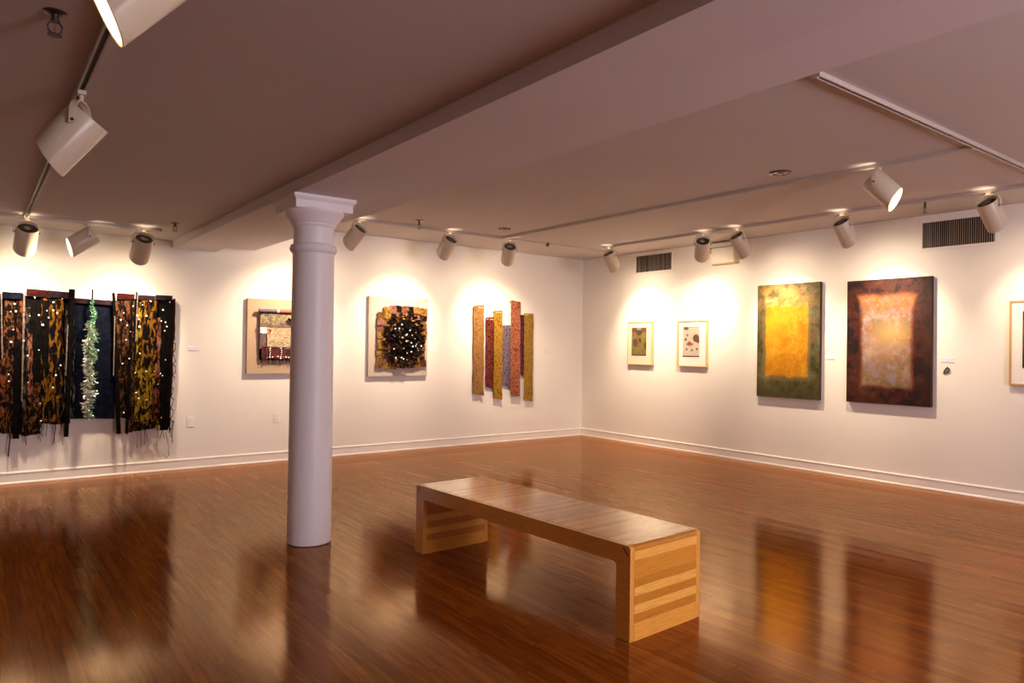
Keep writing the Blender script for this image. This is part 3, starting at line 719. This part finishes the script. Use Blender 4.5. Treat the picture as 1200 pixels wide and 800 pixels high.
# ------------------------------------------------------------------ canvases and framed prints on the right wall
def canvas(px0, px1, py0, py1, mat, label, d=.045):
    a = on_right(px0, py0, d); b = on_right(px1, py1, d)
    a2 = on_right(px0, py1, d); b2 = on_right(px1, py0, d)
    y1, y0 = a.y, b.y
    return y0, y1
def canvas_at(y0, y1, z0, z1, mat, label, d=.05):
    t = thing('abstract_painting', label, 'painting', (XR, (y0 + y1) / 2, z0), 'large unframed canvases')
    MB().box((XR - d + .002, y0, z0), (XR - .001, y1, z1), .003).build('stretcher', M['canvas_edge'], t)
    MB().box((XR - d - .001, y0 + .001, z0 + .001), (XR - d + .004, y1 - .001, z1 - .001)).build('painted_face', mat, t)
canvas_at(4.405, 5.225, .835, 2.205, M['p_green'], 'large canvas with a bright yellow rectangle on an olive green ground')
canvas_at(3.205, 4.085, .845, 2.185, M['p_red'], 'large canvas with a mottled luminous panel inside a dark red brown border')
def framed(y0, y1, z0, z1, iy0, iy1, iz0, iz1, fm, mm, pm, label, d=.045, fw=.016):
    t = thing('framed_print', label, 'framed print', (XR, (y0 + y1) / 2, z0), 'framed prints on the right wall')
    X = XR - d
    m = MB()
    for a, b in (((X, y0, z0), (XR, y1, z0 + fw)), ((X, y0, z1 - fw), (XR, y1, z1)), ((X, y0, z0 + fw), (XR, y0 + fw, z1 - fw)), ((X, y1 - fw, z0 + fw), (XR, y1, z1 - fw))):
        m.box(a, b, .002)
    m.build('frame', fm, t)
    MB().box((X + .010, y0 + fw * .8, z0 + fw * .8), (XR - .004, y1 - fw * .8, z1 - fw * .8)).build('mat_board', mm, t)
    MB().box((X + .007, iy0, iz0), (X + .012, iy1, iz1)).build('print', pm, t)
framed(6.955, 7.44, 1.165, 1.80, 7.068, 7.355, 1.30, 1.71, M['frame_pale'], M['mat_cream'], M['pr_olive'], 'small pale framed print of brown shapes on an olive ground, nearer the corner')
framed(5.995, 6.485, 1.165, 1.795, 6.12, 6.40, 1.30, 1.71, M['frame_pale'], M['mat_white'], M['pr_pale'], 'small pale framed print with dark spots on a light ground')
framed(1.70, 2.525, 1.105, 1.90, 1.86, 2.42, 1.27, 1.80, M['frame_oak'], M['mat_white'], M['pr_dark'], 'oak framed dark print in a white mat cut by the right edge', .04, .018)

# ------------------------------------------------------------------ boards on the back wall
def board(x0, x1, z0, z1, mat, label, name='mounted_textile', d=.045):
    t = thing(name, label, 'textile artwork', ((x0 + x1) / 2, YB, z0))
    MB().box((x0, YB - d, z0), (x1, YB, z1), .003).build('backing_board', mat, t)
    return t
D1 = .045
t = board(2.53, 3.40, 1.045, 1.925, M['board_beige'], 'striped cloth collage on a beige board half hidden by the column')
def rq(px, py, off): q = on_back(px, py, off); return (q.x, q.z)
def sheet(par, name, mat, x0, x1, z1, z0, off, seed, fold=.004, rag=.004, waves=2.5, nx=14, nz=14, dxb=0.):
    return MB().cloth((x0, z1), (x1, z1), (x0 + dxb, z0), (x1 + dxb, z0), YB - off, nx, nz, fold, .003, rag, seed, waves).build(name, mat, par)
xa = 2.655; xb = 3.27
sheet(t, 'cloth_band', M['sage'], xa + .01, xb, 1.755, 1.605, .085, 1)
sheet(t, 'cloth_band', M['mauve'], xa, xb, 1.62, 1.585, .092, 2)
sheet(t, 'cloth_band', M['whitepaint'], xa + .01, xa + .15, 1.59, 1.52, .092, 3)
sheet(t, 'cloth_band', M['mauve'], xa + .01, xb, 1.59, 1.34, .083, 4)
sheet(t, 'cloth_band', M['floral'], xa + .09, xb, 1.59, 1.36, .094, 5, .006)
sheet(t, 'cloth_band', M['maroon'], xa + .03, xb - .01, 1.365, 1.215, .088, 6, .005, .012)
sheet(t, 'backing_cloth', M['f_black'], xa + .01, xb, 1.77, 1.21, .075, 7, .003, .012)
MB().tube([(xa - .01, YB - .095, 1.785), (xa + .20, YB - .095, 1.785)], .022, 14).build('rod', M['purplerod'], t)
MB().tube([(xa + .20, YB - .095, 1.785), (xa + .225, YB - .095, 1.785)], .0225, 14).build('rod', M['whitepaint'], t)
MB().tube([(xa + .225, YB - .095, 1.785), (xb + .02, YB - .095, 1.785)], .022, 14).build('rod', M['redrod'], t)
MB().tube([(xa + .33, YB - .115, 1.70), (xa + .48, YB - .115, 1.60)], .014, 10).build('twig', M['f_black'], t)
rr = random.Random(4)
for k in range(4):
    for j in range(5):
        x = xa + .13 + k * .125 + rr.uniform(-.008, .008); z = 1.345 - j * .024
        b_ = MB(); bmesh.ops.create_icosphere(b_.b, subdivisions=1, radius=.009, matrix=Matrix.Translation((x, YB - .103, z))); b_.build('bead', M['sequin'], t)
for k in range(16):
    x = xa + .09 + k * .032; z = 1.238 + rr.uniform(-.014, .014)
    b_ = MB(); bmesh.ops.create_icosphere(b_.b, subdivisions=1, radius=.011, matrix=Matrix.Translation((x, YB - .103, z))); b_.build('bead', M['sequin'] if k % 3 else M['sage'], t)
for k in range(14):
    x = xa + .03 + k * .043
    MB().tube([(x, YB - .08, 1.22), (x + rr.uniform(-.015, .015), YB - .085, 1.16 + rr.uniform(-.02, .03))], .004, 5).build('fringe_thread', M['f_black'], t)

t = board(4.06, 4.935, .995, 2.035, M['board_grey'], 'dark ragged patchwork with sequins on a pale board right of the column')
rr = random.Random(12)
x0, x1, z0, z1 = 4.175, 4.885, 1.115, 1.905
def patchlayer(name, pts, par, mats=PATCH):
    m = MB()
    for (x, z, w, hh, off, rot, mi, tilt) in pts:
        mt = Matrix.Translation((x, YB - off, z)) @ Euler((tilt, rot * .2, 0)).to_matrix().to_4x4() @ Matrix.Rotation(rot, 4, 'Y')
        n0 = len(m.b.faces); m.box((-w / 2, -.002, -hh / 2), (w / 2, .002, hh / 2), mtx=mt)
        m.b.faces.ensure_lookup_table()
        for f in m.b.faces[n0:]: f.material_index = mi
    return m.build(name, mats, par, smooth=False)
pts = []
NX, NZ = 8, 10
for i in range(NX):
    for j in range(NZ):
        x = x0 + (i + .5) * (x1 - x0) / NX; z = z0 + (j + .5) * (z1 - z0) / NZ
        if i == 0 and j in (9,): continue
        jit = .012
        edge = min(i, NX - 1 - i, NZ - 1 - j, j)
        dx_, dz_ = (i - 4.2) / 3.6, (j - 3.9) / 4.7
        mi = 4 if dx_ * dx_ + dz_ * dz_ < .45 else rr.choice([0, 0, 1, 1, 2, 3, 5])
        if j == NZ - 1: mi = [2, 0, 3, 4, 3, 4, 0, 0][i]
        pts.append((x + rr.uniform(-jit, jit), z + rr.uniform(-jit, jit), .095 + rr.uniform(0, .02), .092 + rr.uniform(0, .02), .060 + rr.uniform(0, .02), rr.uniform(-.12, .12), mi, rr.uniform(-.25, .1)))
patchlayer('fabric_patches', pts, t)
pts = []
for k in range(420):
    a_ = rr.uniform(0, 2 * PI); q = math.sqrt(rr.random())
    x = 4.555 + math.cos(a_) * q * .30; z = 1.475 + math.sin(a_) * q * .36
    if q > .72 and rr.random() < .35: mi = rr.choice([0, 2, 5])
    else: mi = rr.choice([4, 4, 4, 4, 4, 5])
    pts.append((x, z, rr.uniform(.025, .055), rr.uniform(.025, .055), .095 + rr.uniform(0, .035) + (1 - q) * .02, rr.uniform(-.8, .8), mi, rr.uniform(-.8, .8)))
lab(patchlayer('dark_ruffles', pts, t), 'black ruffled scraps')
for k in range(34):
    a_ = rr.uniform(0, 2 * PI); q = math.sqrt(rr.random())
    x = 4.56 + math.cos(a_) * q * .24; z = 1.44 + math.sin(a_) * q * .28; r_ = rr.choice([.004, .006, .007, .010, .012])
    b_ = MB(); bmesh.ops.create_icosphere(b_.b, subdivisions=2, radius=r_, matrix=Matrix.Translation((x, YB - .152, z))); b_.build('sequin', M['sequin'], t)

# ------------------------------------------------------------------ hanging of coloured strips
t = thing('strip_hanging', 'wall hanging of seven uneven vertical woven strips in ochre, coral and plum', 'textile artwork', (6.25, YB, .62))
ST = [(555.5, 567.5, 358, 357, 461.5, 463.5, 's1', 'ochre strip at the left end', .050),
      (569.5, 580, 372, 371, 453, 455.5, 's2', 'short maroon strip', .030),
      (579, 589, 364, 363.5, 466, 468, 's3', 'golden strip', .055),
      (588, 599.5, 381, 381, 451, 453.5, 's4', 'lilac grey strip set lowest', .030),
      (599, 610, 351.5, 354, 463.5, 464.5, 's5', 'tall coral strip', .060),
      (607, 616, 369, 369, 438, 440.5, 's6', 'short plum strip', .030),
      (614.5, 625, 367, 367.5, 469, 470, 's7', 'mustard strip at the right end', .052)]
for k, (a, b, ta, tb, ba, bb, mt_, lb, off) in enumerate(ST):
    tl = rq(a, ta, off); tr = rq(b, tb, off); dxx = -1.6 if k != 4 else -2.2
    bl_ = rq(a + dxx * .4, ba, off); br_ = rq(b + dxx * .4, bb, off)
    o = MB().cloth(tl, tr, bl_, br_, YB - off, 8, 50, .004, .004, .003, 40 + k, 1.2, .003).build('woven_strip', M[mt_], t); lab(o, lb)
    MB().box((tl[0] + .01, YB - off, tl[1] - .03), (tr[0] - .01, YB, tl[1] - .015)).build('hanging_batten', M['frame_oak'], t)

# ------------------------------------------------------------------ dark sequined hanging
OF = .085
t = thing('sequined_hanging', 'long dark hanging of sequined batik panels, rods and a green tinsel garland', 'textile artwork', (.75, YB, .43))
def panel(name, mat, a, b, ta, tb, ba, bb, off=OF, fold=.010, rag=.01, seed=0, waves=2.5, a2=None, b2=None, nx=14):
    a2 = a if a2 is None else a2; b2 = b if b2 is None else b2
    return MB().cloth(rq(a, ta, off), rq(b, tb, off), rq(a2, ba, off), rq(b2, bb, off), YB - off, nx, 50, fold, .004, rag, seed, waves, .004).build(name, M[mat], t)
# backing panels
panel('cloth_panel', 'f_navy', 79, 134, 352, 355, 490.5, 490.5, OF - .02, .006, .002, 1)
panel('cloth_panel', 'f_black', 28, 82, 346, 350, 496, 497, OF - .02, .008, .01, 2)
panel('cloth_panel', 'f_black', -48, 4, 341, 344, 508, 506, OF - .02, .008, .01, 3)
panel('cloth_panel', 'f_black', 2, 30, 344, 346, 507, 508, OF - .015, .01, .01, 4)
panel('cloth_panel', 'f_black', 134, 204, 349, 352, 489, 500, OF - .02, .008, .01, 5, a2=136, b2=198)
# patterned strips
panel('cloth_strip', 'f_rust', -20, 8, 380, 383, 508, 507, OF + .01, .012, .008, 6)
panel('cloth_strip', 'f_rust', -46, -24, 350, 352, 505, 507, OF + .01, .012, .008, 7)
panel('cloth_strip', 'f_brown', 5, 17, 352, 352, 506, 509, OF, .008, .012, 8)
panel('cloth_strip', 'f_rust', 20, 27, 350, 350, 420, 423, OF + .005, .004, .004, 9, nx=6)
panel('cloth_strip', 'f_black', 17, 26, 400, 400, 514, 514, OF + .02, .006, .002, 10, a2=14.5, b2=22, nx=6)
panel('cloth_strip', 'f_grey', 28, 36, 360, 360, 500, 503, OF + .01, .006, .008, 11, a2=26, b2=33, nx=6)
panel('cloth_strip', 'f_pink', 33, 38, 390, 392, 470, 474, OF + .018, .004, .008, 12, nx=6)
panel('cloth_strip', 'f_brown', 26, 48, 450, 448, 511, 508, OF + .005, .010, .008, 13)
panel('cloth_strip', 'f_gold', 48, 74, 349, 351, 496, 496, OF + .012, .012, .004, 14, waves=3)
panel('cloth_strip', 'f_gold', 53, 72, 352, 352, 492, 494, OF + .030, .008, .004, 15, a2=50, b2=70)
panel('cloth_strip', 'f_black', 50, 57, 352, 352, 430, 440, OF + .036, .006, .01, 33, nx=6)
panel('cloth_strip', 'f_grey', 77, 87, 360, 360, 489, 491, OF + .005, .006, .008, 16, a2=74, b2=88)
panel('cloth_strip', 'f_brown', 134, 147, 352, 352, 486, 489, OF + .015, .01, .006, 17, a2=137, b2=147)
panel('cloth_strip', 'f_brown', 145, 158, 352, 352, 488, 490, OF + .008, .01, .008, 18, a2=148, b2=154)
panel('cloth_strip', 'f_rust', 148, 154, 362, 362, 374, 378, OF + .025, .004, .004, 19, nx=6)
panel('cloth_strip', 'f_brown', 156, 166, 420, 420, 507, 503, OF + .010, .008, .006, 20, a2=151, b2=167)
panel('cloth_strip', 'f_yellow', 160, 181, 354, 354, 494, 494, OF + .022, .012, .003, 21, a2=158, b2=186, waves=3)
panel('cloth_strip', 'f_gold', 166, 184, 352, 352, 430, 425, OF + .034, .008, .012, 22, waves=2)
panel('hem_band', 'f_yellow', 161, 186, 497, 494, 505, 501, OF + .026, .006, .002, 23, nx=8)
panel('cloth_strip', 'f_pink', 181, 189, 372, 372, 492, 492, OF + .025, .006, .004, 24, a2=179, b2=186, nx=6)
panel('cloth_strip', 'f_rust', 178, 187, 440, 440, 492, 491, OF + .032, .006, .004, 25, nx=6)
panel('cloth_strip', 'f_black', 189, 204, 350, 351, 504, 504, OF + .015, .006, .002, 26, a2=187, b2=197)
panel('cloth_strip', 'f_bar_red', 203.5, 206.5, 350, 350, 504, 504, OF + .010, .003, .002, 27, a2=197, b2=199, nx=4)
# header bars
def bar(mat, a, b, ya, yb, hh=8, off=OF + .018, rnd=.0):
    q0 = on_back(a, ya, off); q1 = on_back(b, yb, off); q2 = on_back(a, ya + hh, off)
    h2 = (q0.z - q2.z); L = (q1 - q0).length; an = math.atan2(q1.z - q0.z, q1.x - q0.x)
    mt_ = Matrix.Translation((q0.x, YB - off, q0.z - h2 / 2)) @ Matrix.Rotation(-an, 4, 'Y')
    return MB().box((0, -.012, -h2 / 2), (L, .012, h2 / 2), .006, mtx=mt_).build('header_bar', M[mat], t, smooth=True)
lab(bar('f_navy', 2.5, 27, 341.5, 343), 'navy header bar')
lab(bar('f_bar_red', 31, 55, 337.8, 340, 8), 'dark red header bar')
lab(bar('f_bar_purple', 55, 81, 339.8, 342.5, 8), 'purple header bar')
lab(bar('f_bar_purple', 87, 132, 349, 352, 6, OF), 'low purple header bar')
lab(bar('f_bar_red', 137, 158, 343.3, 344.5, 7.5), 'reddish header bar')
lab(bar('f_bar_purple', 161, 182, 345.2, 346.6, 6), 'dark header bar')
lab(bar('f_bar_purple', 182.5, 202, 345.4, 346.4, 6), 'purple header bar')
bar('f_bar_purple', -46, 0, 341, 342, 8)
# rods
def rod(pa, pb, w0, w1, mat='f_black', off=OF + .035, name='rod'):
    q0 = on_back(*pa, off); q1 = on_back(*pb, off)
    return MB().tube([q0, q0.lerp(q1, .5), q1], [w0, (w0 + w1) / 2, w1], 12).build(name, M[mat], t)
rod((84.5, 339), (77.5, 511.5), .026, .020)
rod((133, 343), (139, 508), .014, .022)
rod((28.5, 343), (25.5, 470), .009, .006, 'light_edge')
rod((1.5, 343), (2.5, 420), .006, .006, 'light_edge')
rod((79.5, 380), (77, 440), .006, .005, 'light_edge', OF + .055)
rod((160.3, 342), (157.5, 420), .010, .008, 'f_black')
rod((161.5, 343), (159, 400), .005, .005, 'light_edge', OF + .045)
rod((155, 350), (148.5, 508), .010, .016, 'f_black')
rod((134.5, 370), (133, 440), .006, .006, 'light_edge', OF + .05)
# threads
rt = random.Random(21)
def thread(pts_, w=.0035):
    MB().tube([on_back(a, b, OF - .02 + (i % 2) * .01) for i, (a, b) in enumerate(pts_)], w, 5).build('loose_thread', M['thread'], t)
thread([(13, 500), (11.5, 515), (10.5, 525), (9.5, 535)], .006)
for k in range(26):
    x = rt.choice([rt.uniform(20, 75), rt.uniform(140, 205)]); y = 497 if x < 80 else 500
    thread([(x, y - 8), (x + rt.uniform(-2, 2), y + 4), (x + rt.uniform(-3, 3), y + rt.uniform(8, 26))], .003)
for k in range(9):
    y = 385 + k * 13; x = 203 - (y - 350) * .03
    thread([(x - 2, y), (x + rt.uniform(2, 5), y + 5), (x + rt.uniform(1, 6), y + 12), (x - 1, y + 18)], .005)
thread([(194, 506), (197, 520), (198, 533), (195, 537), (192, 533)], .003)
# sequins (positions from the photograph)
SQ = [(17, 356, 2), (12.5, 365, 1.2), (18.5, 364.5, 2), (13, 400.5, 2.4), (28, 399, 1.6), (15.5, 386, 1), (32.5, 416.5, 2), (45.5, 369, 2), (50, 380.5, 3), (62.5, 354, 2), (57, 372, 1.8),
      (62.5, 363.5, 1.8), (67, 366.5, 1.4), (55, 364, 1.3), (41, 348.5, 1.5), (35, 370, 1), (45.5, 410, 1.2), (73, 350, 1), (115, 410.5, 2), (113.5, 458, 1.8), (71, 428, 1.8), (65.5, 439.5, 2), (62, 454, 2), (47, 472.5, 1), (10, 438.5, 1.6), (10.5, 446.5, 1.8),
      (33, 448, 1.4), (48, 493, 1.6), (136, 351, 1.4), (156, 358.5, 1.6), (145, 366.5, 1.4), (141.5, 374.5, 2), (149, 381, 1.8), (148, 398, 1.4), (153, 388.5, 1), (151.5, 420, 1.6), (143.5, 426, 1.6), (144, 425.5, 1), (161, 369.5, 2), (171.5, 370, 2.4), (163.5, 382.5, 2.8), (163, 374, 1.6),
      (164, 414, 2), (167, 357, 1.2), (177, 353, 1.6), (191, 363, 2.2), (189, 376, 2), (194, 377.5, 1.8), (195.5, 382.5, 2), (193, 387.5, 1.6), (194, 421.5, 1.4), (199, 354, 1.2), (171.5, 435, 2), (158.5, 436.5, 1.4), (188, 437.5, 1.6), (190.5, 440, 1.4), (159.5, 460, 2.2), (162.5, 466.5, 2),
      (171.5, 468.5, 1.6), (145, 483.5, 2), (181, 435, 1), (185, 450, 1), (189, 489, 1), (176, 352.5, 1.4), (-10, 370, 2), (-30, 400, 2)]
for (a, b, r_) in SQ:
    q = on_back(a, b, OF + .058); r2 = .0036 * r_ + .0014
    b_ = MB(); bmesh.ops.create_icosphere(b_.b, subdivisions=2, radius=r2, matrix=Matrix.Translation(q) @ Matrix.Diagonal((1, .5, 1, 1)).to_4x4()); b_.build('sequin', M['sequin'], t, smooth=True)
# tinsel garland: a cord with a burst of foil slivers
top = on_back(108.5, 339, OF + .06); bot = on_back(102.5, 491, OF + .06)
lab(MB().tube([top, bot], .008, 8).build('garland_cord', M['f_black'], t), 'dark cord of the tinsel garland')
def tinsel(n, s0, s1, mat, seed, bias):
    rt = random.Random(seed); m = MB()
    for k in range(n):
        s = rt.uniform(s0, s1); c = top.lerp(bot, s)
        rad = (.014 + .044 * min(1, s / .28)) * rt.uniform(.35, 1) * (1.15 if .3 < s < .9 else .85)
        an = rt.uniform(-PI, PI); el = rt.uniform(-.9, .3)
        dr = Vector((math.cos(an), -abs(math.sin(an)) * .5, el * .9)).normalized()
        c = c + Vector((bias + .012 * math.sin(s * 40), -.004, 0))
        e = c + dr * rad; w = Vector((rt.uniform(-1, 1), rt.uniform(-1, 1), rt.uniform(-1, 1))).cross(dr).normalized() * rt.uniform(.0035, .006)
        v = [m.b.verts.new(p_) for p_ in (c - w, c + w, e + w * .7, e - w * .7)]
        d2 = dr.cross(w).normalized() * .0008
        v2 = [m.b.verts.new(p_.co + d2) for p_ in v]
        m.b.faces.new(v); m.b.faces.new(v2[::-1])
        for i in range(4): m.b.faces.new((v[i], v2[i], v2[(i + 1) % 4], v[(i + 1) % 4]))
    return m.build('tinsel', M[mat], t, smooth=False)
lab(tinsel(420, .08, .55, 'tin_g', 1, .010), 'green foil tinsel')
lab(tinsel(760, .25, .99, 'tin_s', 2, -.008), 'silver foil tinsel')
lab(tinsel(120, .5, .98, 'tin_g', 3, .018), 'green foil tinsel')

# ------------------------------------------------------------------ light
w = bpy.data.worlds.new('World'); S.world = w; w.use_nodes = True
w.node_tree.nodes['Background'].inputs[0].default_value = (1., .85, .88, 1); w.node_tree.nodes['Background'].inputs[1].default_value = 1.0
def area(name, loc, rot, sx, sy, e, colr):
    L = bpy.data.lights.new(name, 'AREA'); L.shape = 'RECTANGLE'; L.size = sx; L.size_y = sy; L.energy = e; L.color = colr
    o = bpy.data.objects.new(name, L); COL.objects.link(o); o.location = loc; o.rotation_euler = rot
    return o
# cool fill light added behind the camera, set in the added window opening
area('added_window_fill', ((WX0 + WX1) / 2, YF - .10, (WZ0 + WZ1) / 2), (math.radians(116), 0, 0), WX1 - WX0 - .1, WZ1 - WZ0 - .15, 275, (.96, .86, .99))

# ------------------------------------------------------------------ camera
cam = bpy.data.cameras.new('Camera'); co = bpy.data.objects.new('Camera', cam); COL.objects.link(co)
cam.sensor_fit = 'HORIZONTAL'; cam.sensor_width = 36; cam.lens = FPX / 1200 * 36; cam.clip_start = .02
co.matrix_world = Matrix(((CR.x, CU.x, -CF.x, 0), (CR.y, CU.y, -CF.y, 0), (CR.z, CU.z, -CF.z, CAM_H), (0, 0, 0, 1)))
S.camera = co
S.view_settings.view_transform = 'Standard'; S.view_settings.look = 'None'
S.view_settings.gamma = 1; S.view_settings.use_curve_mapping = False
S.view_settings.exposure = 0.0
